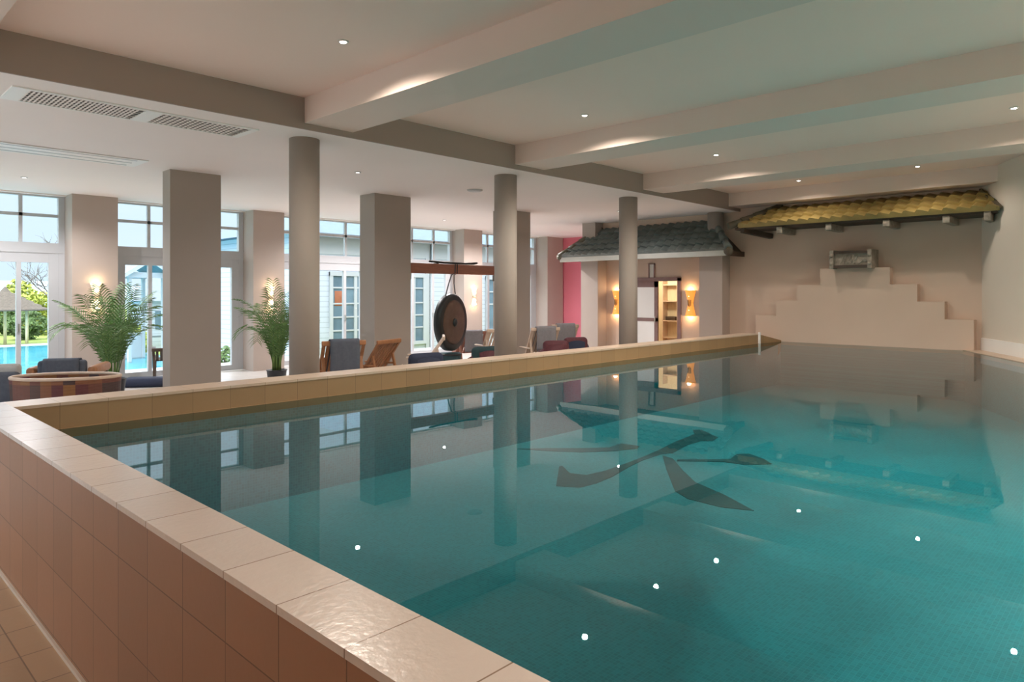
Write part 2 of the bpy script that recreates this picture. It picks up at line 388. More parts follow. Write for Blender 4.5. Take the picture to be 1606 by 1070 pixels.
# emblem on the pool floor: four brush strokes inlaid in dark mosaic
S0 = (1.65-ZF-.004)/1.981
EMB = [
 [(9.04,5.01),(9.11,4.9),(8.8,4.49),(8.52,4.43),(8.43,4.55),(8.06,4.55),(7.56,4.46),(7.38,4.53),(6.96,4.52),(6.61,4.46),(6.15,4.36),(5.8,4.32),(5.56,4.35),(5.43,4.56),(6.07,5.05),(6.12,5.05),(5.93,4.78),(5.99,4.6),(6.27,4.56),(6.7,4.58),(7.09,4.61),(7.56,4.67),(8.2,4.78),(8.77,4.83)],
 [(6.39,6.01),(6.69,5.74),(6.97,5.45),(7.26,5.21),(7.56,5.23),(7.6,4.97),(7.46,4.91),(7.13,5.05),(6.79,5.31),(6.57,5.64)],
 [(7.35,4.48),(7.3,4.31),(6.87,3.92),(6.55,3.6),(6.34,3.17),(6.06,2.74),(5.95,3.01),(5.97,3.36),(6.11,3.58),(6.82,4.11)],
 [(7.3,4.25),(7.59,3.95),(7.76,3.8),(8.04,3.86),(8.17,3.76),(8.03,3.51),(7.86,3.34),(7.61,3.55),(7.57,3.78),(7.23,4.21)]]
em = thing('pool_floor_emblem', 'dark brush-stroke character inlaid in the teal mosaic under the water', 'emblem', (6.6, 4.2, ZF))
for k, poly in enumerate(EMB):
    MB().prism([(x*S0-6.6, y*S0-4.2) for x, y in poly], .001, .004+.0004*k).build('brush_stroke', M['emblem'], em)

# round columns, square pillars, window piers
for x, y in ((4.05,7.14),(7.37,7.17),(10.63,7.2),(13.93,7.17)):
    struct('column', MB().lathe([(.168,0),(.168,H)], (x, y, 0), 40), M['pillar'])
for a, b, y0, y1 in ((3.70,4.42,10.2,10.48),(7.05,7.84,10.05,10.50),(10.36,11.1,10.05,10.45),(13.77,14.5,10.30,10.70),(.4,1.1,10.2,10.5)):
    struct('pillar', MB().box(a, b, y0, y1, 0, H), M['pillar'])
struct('pillar', MB().box(13.75, XE, 6.92, 7.46, 0, 2.72), M['pier'])
struct('pillar', MB().box(13.74, XE, 10.2, 10.72, 0, 2.72), M['pier'])
PIERS = [(-2.5,-2.3),(.1,.83),(3.42,4.15),(6.73,7.43),(9.95,10.62),(12.71,13.40),(16.20,16.95)]
for a, b in PIERS:
    struct('wall_pier', MB().box(a, b, 13.95, 14.62, 0, H), M['pier'])

# ------------------------------------------------------------------ windows (one per bay)
WY = 14.42
for k in range(len(PIERS)-1):
    a, b = PIERS[k][1], PIERS[k+1][0]
    nm = 'window_%d' % (k+1)
    f = MB(); fw = .085
    f.box(a, a+fw+.05, WY, WY+.1, 0, H); f.box(b-fw-.01, b, WY, WY+.1, 0, H)
    f.box(a+fw+.05, b-fw-.01, WY+.004, WY+.096, H-.045, H); f.box(a, b, WY-.01, WY+.11, 2.36, 2.54)
    root = struct(nm, f, M['white'])
    L, R_ = a+fw+.05, b-fw-.01
    ml, mr = L+.56, R_-.56
    for x in (ml, mr):
        MB().box(x-.028, x+.028, WY+.02, WY+.08, 2.54, H-.045).build('mullion', M['white'], root)
    MB().box(L, R_, WY+.02, WY+.08, 3.0, 3.055).build('glazing_bar', M['white'], root)
    MB().box(L, R_, WY+.045, WY+.051, 2.54, H-.045).build('pane', M['pane'], root)
    # lower glazed door: frame, mullions, pane, handle
    d = MB(); d.box(L, L+.13, WY+.005, WY+.09, 0, 2.36); d.box(R_-.15, R_, WY+.005, WY+.09, 0, 2.36)
    d.box(L+.13, R_-.15, WY+.008, WY+.087, 2.19, 2.36); d.box(L+.13, R_-.15, WY+.008, WY+.087, 0, .12)
    df = d.build('door_frame', M['white'], root)
    for x in (ml+.02, mr-.03):
        MB().box(x-.035, x+.035, WY+.01, WY+.085, .12, 2.19).build('door_stile', M['white'], root)
    MB().box(L+.13, R_-.15, WY+.042, WY+.048, .12, 2.19).build('door_pane', M['pane'], root)
    MB().box(mr-.05, mr-.02, WY-.03, WY+.01, .98, 1.12).build('handle', M['steel'], root)
    MB().box(a, b, WY-.14, WY+.2, .0, .015).build('sill', M['offwhite'], root)
    pl = bpy.data.lights.new('window_portal', 'AREA'); pl.shape = 'RECTANGLE'; pl.size, pl.size_y = b-a, H
    pl.cycles.is_portal = True
    po = bpy.data.objects.new('window_portal', pl); COL.objects.link(po); po.location = ((a+b)/2, WY-.02, H/2); po.rotation_euler = (-pi/2, 0, 0)

for k, (a, b) in enumerate(BW):
    f = MB().box(-2.66, -2.56, a, a+.08, .25, 3.15).box(-2.66, -2.56, b-.08, b, .25, 3.15).box(-2.66, -2.56, a+.08, b-.08, 3.07, 3.15).box(-2.66, -2.56, a+.08, b-.08, .25, .33)
    root = struct('window_%d' % (k+7), f, M['white'])  # added window, out of view, for extra daylight
    for q in range(1, 4):
        y_ = a+(b-a)*q/4; MB().box(-2.65, -2.57, y_-.035, y_+.035, .33, 3.07).build('mullion', M['white'], root)
    MB().box(-2.614, -2.606, a+.08, b-.08, .33, 3.07).build('pane', M['pane'], root)
    pl = bpy.data.lights.new('window_portal', 'AREA'); pl.shape = 'RECTANGLE'; pl.size, pl.size_y = b-a, 2.9
    pl.cycles.is_portal = True
    po = bpy.data.objects.new('window_portal', pl); COL.objects.link(po); po.location = (-2.54, (a+b)/2, 1.7); po.rotation_euler = (pi/2, 0, -pi/2)

# ------------------------------------------------------------------ stepped relief and water spout on the end wall
YC = 4.33; XR = XE-.20
steps = [(2.415,6.25,.4,1.19),(2.846,5.82,1.19,1.50),(3.269,5.40,1.50,1.81),(3.713,4.95,1.81,2.128)]
r = MB()
for y0, y1, z0, z1 in steps:
    r.box(XR, XE, y0, y1, z0, z1)
struct('wall_relief', r, M['wall'])
sp = thing('water_spout', 'weathered carved wooden box spout mounted high on the end wall', 'spout', (XR, 4.33, 2.13))
MB().box(-.14, .20, -.31, .31, .0, .30).build('body', M['darkwood'], sp)
c = MB()
c.box(-.20, -.13, -.30, .30, -.01, .045); c.box(-.20, -.13, -.30, .30, .262, .31)
c.build('front_rail', M['darkwood'], sp)
for sgn in (-1, 1):
    q = MB(); q.box(-.22, .20, sgn*.30, sgn*.37, -.02, .33)
    q.lathe([(.0,-.012),(.035,-.008),(.04,.004),(.02,.014),(0,.016)], (-.225, sgn*.335, .23), 14, ax='x'); q.lathe([(.0,-.012),(.03,-.006),(.03,.006),(0,.012)], (-.225, sgn*.335, .07), 14, ax='x')
    q.build('end_post', M['carve'], sp)
c = MB(); c.box(-.15, -.139, -.30, .30, .04, .265)
for i in range(5):   # carved relief: slanting reeds and a low wave
    y = .20-.06*i; c.beam((-.155, y, .07), (-.155, y-.07, .23), .02, .022, up=(1, 0, 0))
for i in range(9):
    a0, a1 = -.27+.035*i, -.27+.035*(i+1); c.beam((-.155, a0, .11+.035*sin(i*1.1)), (-.155, a1, .11+.035*sin((i+1)*1.1)), .03, .03, up=(1, 0, 0))
c.build('carved_panel', M['carve'], sp)

# ------------------------------------------------------------------ tiled roofs
def tile_field(xe, ze, xr, zr, y0, y1, in0, in1, rows, tw, lift=.05, amp=.035):
    """roof facing -X, eave x=xe, ridge x=xr; y0<y1 eave ends, in0/in1 = hip insets at the ridge"""
    mb = MB(); L = sqrt((xr-xe)**2+(zr-ze)**2); sx, sz = (xr-xe)/L, (zr-ze)/L; nx_, nz_ = -sz, sx
    nc = int((y1-y0)/tw); K = 6
    for j in range(rows):
        s0 = max(-.03, j/rows-.04); s1 = (j+1)/rows
        top = []; low = []; lip = []
        for i in range(nc*K+1):
            yy = y0 + i*tw/K; u = (i % K)/K
            h = amp*(u/.8 if u < .8 else (1-u)/.2)
            for arr, s_, lf in ((low, s0, lift), (top, s1, .004), (lip, s0, -.004)):
                sc = max(0, s_); ylo, yhi = y0+in0*sc, y1-in1*sc; yc = min(max(yy, ylo), yhi)
                hh = lf + (h if arr is not lip else 0)
                arr.append((xe+sx*L*s_+nx_*hh, yc, ze+sz*L*s_+nz_*hh))
        mb.sheet([lip, low, top], smooth=False)
    return mb
def cap_line(p0, p1, r, seg):
    mb = MB(); p0, p1 = Vector(p0), Vector(p1)
    for i in range(seg):
        a, b = p0.lerp(p1, i/seg), p0.lerp(p1, (i+1.12)/seg)
        mb.tube([a, b], [r*1.12, r*.88], 10)
    return mb
# green-grey pent roof over the treatment-room front
rf = thing('tiled_porch_roof', 'slate green tiled porch roof over the doorway with amber sconces', 'roof', (13.4, 6.6, 2.44))
o_ = lambda p: (p[0]-13.4, p[1]-6.6, p[2]-2.44)
X0, X1, Z0, Z1, Y0, Y1 = 13.40, 14.09, 2.55, 3.24, 6.62, 11.08
def shift(mb, d):
    mb.v = [(v[0]-d[0], v[1]-d[1], v[2]-d[2]) for v in mb.v]; return mb
D = (13.4, 6.6, 2.44)
shift(tile_field(X0, Z0, X1, Z1, Y0, Y1, .69, .75, 5, .2, .06, .06), D).build('roof_tiles', M['tile_dark'], rf)
dk = MB().add([(X0+.02,Y0+.03,2.46),(X1,Y0+.03,2.46),(X1,Y1-.03,2.46),(X0+.02,Y1-.03,2.46),(X0+.02,Y0+.03,Z0-.01),(X1,Y0+.68,Z1-.02),(X1,Y1-.75,Z1-.02),(X0+.02,Y1-.03,Z0-.01),(X1,Y0+.03,Z0-.01),(X1,Y1-.03,Z0-.01)],
              [(0,3,2,1),(0,4,7,3),(4,5,6,7),(0,1,8,4),(4,8,5),(3,7,9,2),(7,6,9),(1,2,9,6,5,8)])
shift(dk, D).build('roof_deck', M['darkwood'], rf)
shift(MB().box(X0-.03, X0+.02, Y0-.02, Y1+.02, 2.425, 2.545), D).build('fascia_board', M['fascia'], rf)
shift(MB().box(X0-.03, X1, Y0-.04, Y0+.03, 2.425, 2.53), D).build('gable_fascia', M['darkwood'], rf)
shift(cap_line((X0-.05, Y0-.04, Z0+.02), (X1-.02, Y0+.67, Z1+.03), .075, 4), D).build('hip_ridge_tiles', M['tile_dark'], rf)
shift(cap_line((X0-.05, Y1+.04, Z0+.02), (X1-.02, Y1-.73, Z1+.03), .07, 4), D).build('hip_ridge_tiles', M['tile_cap'], rf)
shift(MB().lathe([(.0,-.05),(.085,-.045),(.095,0),(.085,.05),(0,.055)], (X0-.04, Y0-.03, Z0-.03), 14, ax='x'), D).build('end_boss', M['tile_cap'], rf)
shift(MB().lathe([(.0,-.04),(.06,-.035),(.07,0),(.06,.04),(0,.045)], (X0-.04, Y1+.04, Z0), 14, ax='x'), D).build('end_boss', M['tile_cap'], rf)
# olive canopy on the end wall
X0, X1, Z0, Z1, Y0, Y1 = 13.37, 14.09, 2.99, 3.39, 1.97, 6.50
D = (13.37, 1.97, 2.85)
rf2 = thing('tiled_wall_canopy', 'long olive-brown tiled canopy along the top of the end wall', 'roof', D)
shift(tile_field(X0, Z0, X1, Z1, Y0, Y1, .36, .70, 3, .2, .065, .055), D).build('roof_tiles', M['tile_gold_lit'], rf2)
dk = MB().add([(X0+.06,Y0+.03,Z0-.05),(X1,Y0+.35,Z0-.05),(X1,Y1-.03,Z0-.05),(X0+.06,Y1-.03,Z0-.05),(X0+.03,Y0+.04,Z0-.012),(X1,Y0+.37,Z1-.02),(X1,Y1-.72,Z1-.02),(X0+.03,Y1-.03,Z0-.012),(X1,Y1-.03,Z0-.01)],
              [(0,3,2,1),(0,4,7,3),(4,5,6,7),(0,1,5,4),(3,7,8,2),(7,6,8),(1,2,8,6,5)])
shift(dk, D).build('roof_deck', M['darkwood'], rf2)
shift(cap_line((X0-.06, Y1+.06, Z0+.03), (X1-.02, Y1-.70, Z1+.04), .07, 4), D).build('hip_ridge_tiles', M['tile_cap'], rf2)
shift(MB().beam((X0-.03, Y0-.0, Z0+.03), (X1-.02, Y0+.36, Z1+.03), .08, .03), D).build('verge_tiles', M['tile_cap'], rf2)
for y in (2.72, 3.64, 4.62, 5.55):
    shift(MB().bbox(X0+.02, X1, y-.055, y+.055, Z0-.165, Z0-.04, .012, 2), D).build('rafter_end', M['carve'], rf2)
shift(MB().bbox(X0-.0, X1-.2, 2.09, 2.19, Z0-.17, Z0-.01, .012, 2), D).build('rafter_end', M['carve'], rf2)
shift(MB().beam((X0+.02, 6.30, Z0-.06), (X1, 6.0, Z0-.16), .10, .10), D).build('rafter_end', M['darkwood'], rf2)

# ------------------------------------------------------------------ doorway behind, framed print, lit room
struct('door_1', MB().box(XE-.03, XE+.18, 8.10, 8.19, 0, 2.0).box(XE-.03, XE+.18, 9.43, 9.52, 0, 2.0).box(XE-.03, XE+.18, 8.10, 9.52, 1.93, 2.02), M['doorwood'])
d1 = bpy.data.objects['door_1']
lf = MB(); lf.box(XE+.02, XE+.065, 8.74, 8.83, .02, 1.93).box(XE+.02, XE+.065, 9.34, 9.43, .02, 1.93).box(XE+.02, XE+.065, 8.74, 9.43, 1.79, 1.93).box(XE+.02, XE+.065, 8.74, 9.43, .98, 1.06).box(XE+.02, XE+.065, 8.74, 9.43, .02, .16)
ll = lf.build('door_leaf', M['doorwood'], d1)
MB().box(XE+.035, XE+.05, 8.83, 9.34, 1.06, 1.79).build('frosted_panel', M['offwhite'], ll)
MB().box(XE+.035, XE+.05, 8.83, 9.34, .16, .98).build('frosted_panel', M['offwhite'], ll)
MB().tube([(XE-.02, 8.79, .95), (XE-.02, 8.79, 1.1)], .012).build('pull_handle', M['steel'], ll)
struct('wall_room', MB().box(16.3, 16.4, 7.2, 10.58, 0, 2.6).box(XE+.16, 16.4, 7.1, 7.2, 0, 2.6), M['amber_wall'])
struct('ceiling_room', MB().box(XE+.16, 16.4, 7.1, 10.58, 2.5, 2.6), M['offwhite'])
struct('floor_room', MB().box(XE+.0, 16.4, 7.1, 10.58, -.05, .004), M['floor'])
sh = thing('wall_shelf_unit', 'honey wooden shelf unit inside the lit doorway', 'shelf', (16.29, 9.33, 0.0))
MB().box(-.02, .0, 0, .45, 0, 2.1).build('back_panel', M['amber_wall'], sh)
for z in (.45, .9, 1.42, 1.85):
    MB().box(-.25, -.02, 0, .45, z, z+.03).build('shelf', M['palewood'], sh)
for y in (0, .43):
    MB().box(-.25, -.02, y, y+.02, 0, 2.1).build('side_panel', M['palewood'], sh)
bx = tag(MB().bbox(16.06, 16.24, 9.40, 9.70, .931, 1.03, .012, 2).build('storage_box', M['darkwood']), 'small dark box on the honey shelf unit in the doorway', 'box')
pf = thing('framed_print', 'narrow upright framed print on the wall above the doorway', 'picture', (XE, 8.88, 1.98))
MB().box(-.03, 0, -.085, -.06, 0, .37).box(-.03, 0, .06, .085, 0, .37).box(-.03, 0, -.085, .085, 0, .025).box(-.03, 0, -.085, .085, .345, .37).build('frame', M['doorwood'], pf)
MB().box(-.012, 0, -.06, .06, .025, .345).build('print', M['artpaper'], pf)
# raspberry door in the pink wall
struct('door_2', MB().box(17.06, 17.12, 12.3, 13.22, 0, 1.92), M['pinkdark'])
MB().tube([(17.03, 12.42, 1.0), (17.03, 12.55, 1.0)], .014).build('door_handle', M['steel'], bpy.data.objects['door_2'])

# ------------------------------------------------------------------ lights
def spot(name, loc, power, col=(1, .86, .68), size=radians(150), blend=.48, rad=.05, rot=(0, 0, 0)):
    l = bpy.data.lights.new(name, 'SPOT'); l.energy = power; l.color = col; l.spot_size = size; l.spot_blend = blend; l.shadow_soft_size = rad
    o = bpy.data.objects.new(name, l); COL.objects.link(o); o.location = loc; o.rotation_euler = rot; return o
def point(name, loc, power, col=(1, .7, .4), rad=.03):
    l = bpy.data.lights.new(name, 'POINT'); l.energy = power; l.color = col; l.shadow_soft_size = rad
    o = bpy.data.objects.new(name, l); COL.objects.link(o); o.location = loc; return o
P_MAIN, P_LOW, P_FAR, P_FILL = 150.0, 45.0, 300.0, 250.0
def downlight(x, y, z, label, lit=True, low=False, group=None, r=.036, power=None):
    t = thing('downlight', label, 'downlight', (x, y, z), 0, group)
    MB().lathe([(r*.72,-.006),(r*.8,-.010),(r*1.2,-.008),(r*1.28,-.002),(r*1.28,0)], (0, 0, 0), 24).build('trim_ring', M['unlit'] if not low else M['white'], t)
    MB().lathe([(0,-.004),(r*.72,-.004),(r*.74,-.001)], (0, 0, -.0075), 20).build('lamp_disc', (M['lamp_low'] if low else M['lamp']) if lit else M['unlit'], t)
    if lit: spot('downlight_beam', (x, y, z-.03), power or ((P_FAR if y > 11 else P_LOW) if low else P_MAIN), rad=.028, size=radians(158), col=(1, .96, .97) if low else (1, .89, .77))
GL = 'downlights in the pool ceiling'
downlight(3.16, 4.95, HM, 'lit downlight in the first ceiling bay, nearest the air grille', group=GL)
downlight(6.42, 4.955, HM, 'lit downlight just in front of the second cross beam over the pool', group=GL)
downlight(9.62, 4.94, HM, 'lit downlight just in front of the third cross beam, above the porch roof', group=GL)
downlight(12.88, 4.97, HM, 'lit downlight close to the end wall, above the carved spout side of the canopy', group=GL, power=42)
downlight(12.78, 3.0, HM, 'lit downlight near the end wall, over the canopy half next to the cream slanting wall', group=GL, power=42)
downlight(9.5, 1.27, HM, 'lit downlight nearest the cream slanting wall at the picture edge', group=GL)
downlight(8.2, 5.1, HM, 'lit downlight hidden behind the second beam, seen mirrored in the water', group=GL)
downlight(4.82, 4.96, HM, 'unlit flat ceiling fitting between the first and second cross beams', lit=False)
for x, y in ((7.9,.25),(6.4,-.6),(4.8,-1.5),(3.16,-2.4),(1.5,-3.3)):  # unseen lamps added along the slanting wall to brighten the room
    downlight(x, y, HM, 'added lit ceiling downlight beyond the picture frame washing the slanting wall', group='added downlights outside the picture', power=P_FILL)
GS = 'downlights in the side ceiling'
downlight(2.44, 12.51, H, 'small downlight in the low ceiling by the first window', low=True, group=GS)
downlight(5.67, 8.5, H, 'small downlight in the low ceiling between the first and second columns', low=True, group=GS)
downlight(10.8, 12.55, H, 'small downlight in the low ceiling by the windows above the gong', low=True, group=GS)
downlight(-.9, 8.5, H, 'small added downlight beyond the picture frame over the seating', low=True, group=GS)  # this lamp and the next three are added to brighten the interior
downlight(8.9, 12.55, H, 'small added downlight hidden behind the square pillar near the window', low=True, group=GS)
downlight(13.0, 12.4, H, 'small added downlight in the low ceiling near the pink wall', low=True, group=GS)
downlight(12.2, 8.5, H, 'small added downlight in the low ceiling in front of the porch roof', low=True, group=GS)
tag(MB().lathe([(0,-.03),(.10,-.028),(.125,-.018),(.135,0)], (8.02, 8.53, H), 28).build('ceiling_speaker', M['white']), 'round white disc on the low ceiling beside the square pillar', 'speaker')

# ceiling air grilles
v = thing('ceiling_vent', 'long white air grille with two dark mesh panels in the low ceiling', 'vent', (1.29, 7.04, H))
MB().box(0, 2.17, 0, .03, -.012, 0).box(0, 2.17, .485, .515, -.012, 0).box(0, .13, .03, .485, -.012, 0).box(1.06, 1.21, .03, .485, -.012, 0).box(2.10, 2.17, .03, .485, -.012, 0).build('frame', M['offwhite'], v)
MB().box(.13, 2.10, .03, .485, -.003, 0).build('backing', M['grille'], v)
for a, b, dirs in ((.13, 1.06, 1), (1.21, 2.10, 2)):
    g = MB(); st_g = .036 if dirs == 1 else .050; n = int((b-a)/st_g)
    for i in range(n): g.box(a+i*st_g, a+i*st_g+(.014 if dirs == 1 else .012), .03, .485, -.010, -.004)
    if dirs == 2:
        for i in range(7): g.box(a, b, .06+i*.062, .06+i*.062+.010, -.0095, -.0045)
    else:
        for i in range(6): g.box(a, b, .06+i*.075, .06+i*.075+.006, -.0095, -.0045)
    g.build('grille', M['ceil_low'], v)
v2 = thing('ceiling_vent', 'plain white slot grille in the low ceiling, nearer the windows', 'vent', (.9, 9.75, H))
MB().box(0, 2.37, 0, .58, -.012, -.004).build('frame', M['offwhite'], v2)
MB().box(.05, 2.25, .06, .09, -.016, -.004).box(.05, 2.25, .27, .30, -.016, -.004).box(.05, 2.25, .48, .51, -.016, -.004).build('slot_grille', M['white'], v2)

# wall sconces
def pier_sconce(x, y, z, label):
    t = thing('wall_sconce', label, 'lamp', (x, y, z), 0, 'pale hourglass sconces on the window piers')
    MB().bbox(-.04, .04, -.03, 0, -.10, .10, .008, 2).build('backplate', M['ceramic'], t)
    for s in (1, -1):
        sh_ = MB(); n = 20; rows = []
        for i in range(7):
            q = i/6; r_ = .045+.05*q**1.3
            rows.append([(r_*cos(pi+pi*k/n), -.005+r_*sin(pi+pi*k/n)*.85, s*(.03+.20*q)) for k in range(n+1)])
        sh_.sheet(rows).build('lamp_shade', M['shade_w'], t, solid=.006)
        MB().lathe([(0,0),(.03,.012),(.034,.05),(.018,.08),(0,.09)] if s > 0 else [(0,0),(.03,-.012),(.034,-.05),(.018,-.08),(0,-.09)], (0, -.05, s*.06), 14).build('bulb', M['bulb'], t)
        point('sconce_glow', (x, y-.10, z+s*.24), 3.2, (1, .72, .42), .03)
    MB().lathe([(0,-.03),(.048,-.03),(.05,0),(.048,.03),(0,.03)], (0, -.04, 0), 18).build('waist_band', M['ceramic'], t)
pier_sconce(3.79, 13.95, 1.60, 'glowing hourglass sconce on the first window pier behind the taller palm')
pier_sconce(7.11, 13.95, 1.55, 'glowing hourglass sconce on the window pier above the palm in the black pot')
pier_sconce(13.07, 13.95, 1.55, 'glowing hourglass sconce on the window pier beyond the gong')
def amber_sconce(y, label):
    x, z = XE, 1.42
    t = thing('wall_sconce', label, 'lamp', (x, y, z), 0, 'amber hourglass sconces beside the doorway')
    MB().bbox(-.03, 0, -.05, .05, -.14, .14, .008, 2).build('backplate', M['ceramic'], t)
    for s in (1, -1):
        rows = []; n = 20
        for i in range(9):
            q = i/8; r_ = .06+.065*q**1.2
            rows.append([(-r_*sin(pi*k/n)*.95, r_*cos(pi*k/n), s*(.0+.29*q)) for k in range(n+1)])
        MB().sheet(rows).build('lamp_shade', M['shade_o'], t, solid=.006)
        MB().lathe([(0,0),(.03,s*.012),(.034,s*.05),(.018,s*.08),(0,s*.09)], (-.06, 0, s*.14), 14).build('bulb', M['bulb'], t)
        point('sconce_glow', (x-.08, y, z+s*.30), 4.0, (1, .66, .34), .04)
    g = MB()
    for i in range(5):
        y_ = -.032+.016*i; g.beam((-.064-.004*(2-abs(i-2)), y_, -.10+.02*abs(i-2)), (-.064-.004*(2-abs(i-2)), y_*1.3, .12-.02*abs(i-2)), .008, .006, up=(1, 0, 0))
    g.build('reed_ornament', M['darkwood'], t)
amber_sconce(9.87, 'amber hourglass sconce between the doorway and the pink side, half beside the round column')
amber_sconce(7.86, 'amber hourglass sconce to the right of the brown doorway')
point('treatment_room_lamp', (15.3, 9.6, 2.2), 55, (1, .84, .58), .12)

# ------------------------------------------------------------------ gong on its beam
hb = thing('hanging_beam', 'red-brown timber crossbar fixed between two square pillars, carrying the gong', 'beam', (9.1, 10.27, 2.12))
MB().bbox(-1.255, 1.255, -.07, .07, -.095, .095, .01, 2).build('bar', M['redwood'], hb)
MB().bbox(1.14, 1.24, -.085, .085, -.22, -.096, .008, 2).build('end_bracket', M['darkwood'], hb)
MB().bbox(-1.24, -1.14, -.085, .085, -.22, -.096, .008, 2).build('end_bracket', M['darkwood'], hb)
MB().bbox(1.17, 1.255, -.074, .074, -.06, .099, .004, 1).build('end_plate', M['darkwood'], hb)
ml_ = tag(MB().tube([(8.46, 10.27, 2.26), (8.8, 10.27, 2.245), (9.4, 10.27, 2.24), (9.62, 10.27, 2.25), (9.72, 10.27, 2.265)], [.018, .02, .02, .026, .018], 10).build('gong_stick', M['black']), 'long dark stick lying on top of the gong crossbar', 'stick')
tag(MB().bbox(8.6, 8.66, 10.22, 10.32, 2.215, 2.232, .004, 1).build('stick_rest', M['black']), 'small dark rest under the stick on the gong crossbar', 'rest')
g = thing('gong', 'large dark bronze gong with brown face hanging from the timber crossbar', 'gong', (9.05, 10.26, 1.07), radians(19))
R0 = .565
prof = [(0,-.075),(.06,-.072),(.085,-.05),(.10,-.04),(.30,-.045),(.40,-.04),(.44,-.034)]
MB().lathe(prof, (0, 0, 0), 48, ax='y').build('face', M['bronze_face'], g)
MB().lathe([(.435,-.033),(.50,-.03),(R0-.015,-.02),(R0,0),(R0,.10),(R0-.02,.115),(R0-.04,.10),(R0-.04,.0),(.435,-.01)], (0, 0, 0), 56, ax='y').build('rim', M['bronze'], g)
MB().lathe([(0,-.085),(.04,-.083),(.075,-.068),(.085,-.05)], (0, 0, 0), 28, ax='y').build('boss', M['bronze'], g)
for sx_ in (-1, 1):
    MB().tube([(sx_*.20, .05, .52), (sx_*.17, .045, .60), (sx_*.10, .03, .78), (sx_*.05, .0, .94), (sx_*.04, -.075, .97), (sx_*.04, -.078, 1.16)], .011, 8).build('hanging_rope', M['rope'], g)
st = thing('gong_stand_drum', 'dark teal drum-shaped block standing under the gong', 'stand', (9.02, 10.3, 0), 0)
MB().lathe([(0,0),(.20,0),(.215,.04),(.20,.25),(.215,.44),(.20,.47),(0,.47)], (0, 0, 0), 32).build('body', M['teal'], st)
MB().lathe([(.218,.42),(.225,.44),(.218,.46)], (0, 0, 0), 32).build('top_band', M['black'], st)

# ------------------------------------------------------------------ potted palms
def palm(name, loc, label, pot_r, pot_h, hgt, spread, nf, seed):
    rnd = random.Random(seed)
    t = thing(name, label, 'palm', loc)
    MB().lathe([(0,0),(pot_r*.78,0),(pot_r,pot_h*.95),(pot_r*1.06,pot_h*.96),(pot_r*1.06,pot_h),(pot_r*.94,pot_h),(pot_r*.92,pot_h*.9),(0,pot_h*.9)], (0, 0, 0), 28).build('pot', M['pot'], t)
    MB().lathe([(0,pot_h*.93),(pot_r*.9,pot_h*.915)], (0, 0, 0), 20).build('soil', M['soil'], t)
    for i in range(nf):
        az = 2*pi*i/nf*2.39+rnd.uniform(-.3, .3)
        q = i/(nf-1)                        # 0 = outer, drooping; 1 = inner, upright
        Ln = (hgt-pot_h)*rnd.uniform(.92, 1.18); lean = (.28+(1-q)*1.25)*rnd.uniform(.8, 1.15)
        b = Vector((pot_r*.5*cos(az)*(1-q*.6), pot_r*.5*sin(az)*(1-q*.6), pot_h*.9)); pts = []
        N = 16; p = b.copy(); th = pi/2-.08-(1-q)*.14
        for k in range(N+1):
            pts.append(p.copy()); f = k/N
            step = Ln/N
            p = p+Vector((cos(az)*cos(th), sin(az)*cos(th), sin(th)))*step
            th -= lean*1.7/N*(.3+1.5*f)
        # keep within spread / height
        mx = max(max(sqrt(v.x**2+v.y**2) for v in pts)/spread, 1e-3)
        if mx > 1: pts = [Vector((v.x/mx, v.y/mx, v.z)) for v in pts]
        fr = MB(); fr.tube(pts, [.009-.006*k/N for k in range(N+1)], 5)
        side = Vector((-sin(az), cos(az), 0))
        for k in range(3, N+1):
            for h_ in (0, .5):
                if k == N and h_: continue
                f = (k+h_)/N; a = pts[k] if not h_ else (pts[k]+pts[min(k+1, N)])/2
                tg = (pts[min(k+1, N)]-pts[k-1]).normalized()
                ll_ = .34*hgt/1.7*(.45+.9*sin(pi*min(1, (f-.25)/.75*.85+.12)))*rnd.uniform(.85, 1.1)*.82
                for sg in (-1, 1):
                    d = (side*sg*.8+tg*.75+Vector((0, 0, .12))).normalized()
                    m1 = a+d*ll_*.55+Vector((0, 0, -.01)); e = a+d*ll_+Vector((0, 0, -.30*ll_))
                    w_ = tg*.011
                    fr.add([a-w_*.5, a+w_*.5, m1+w_, m1-w_, e], [(0,1,2,3),(3,2,4)], False)
        fr.build('frond', M['leaf'] if q < .6 else M['leaf'], t)
    for i in range(9):
        a = 2*pi*i/9; rr = pot_r*.45
        MB().tube([(rr*cos(a)*.8, rr*sin(a)*.8, pot_h*.9), (rr*cos(a)*1.0, rr*sin(a)*1.0, pot_h+.30*(hgt-pot_h)), (rr*cos(a)*1.5, rr*sin(a)*1.5, pot_h+.5*(hgt-pot_h))], [.014, .011, .006], 6).build('stem', M['stem'], t)
x, y = at(176, 10.6); palm('potted_palm', (x, y, 0), 'large potted palm arching in front of the first window pier', .19, .34, 1.78, .80, 19, 3)
x, y = at(434, 11.9); palm('potted_palm', (x, y, 0), 'potted palm in a black pot beside the first round column', .165, .33, 1.72, .64, 16, 11)

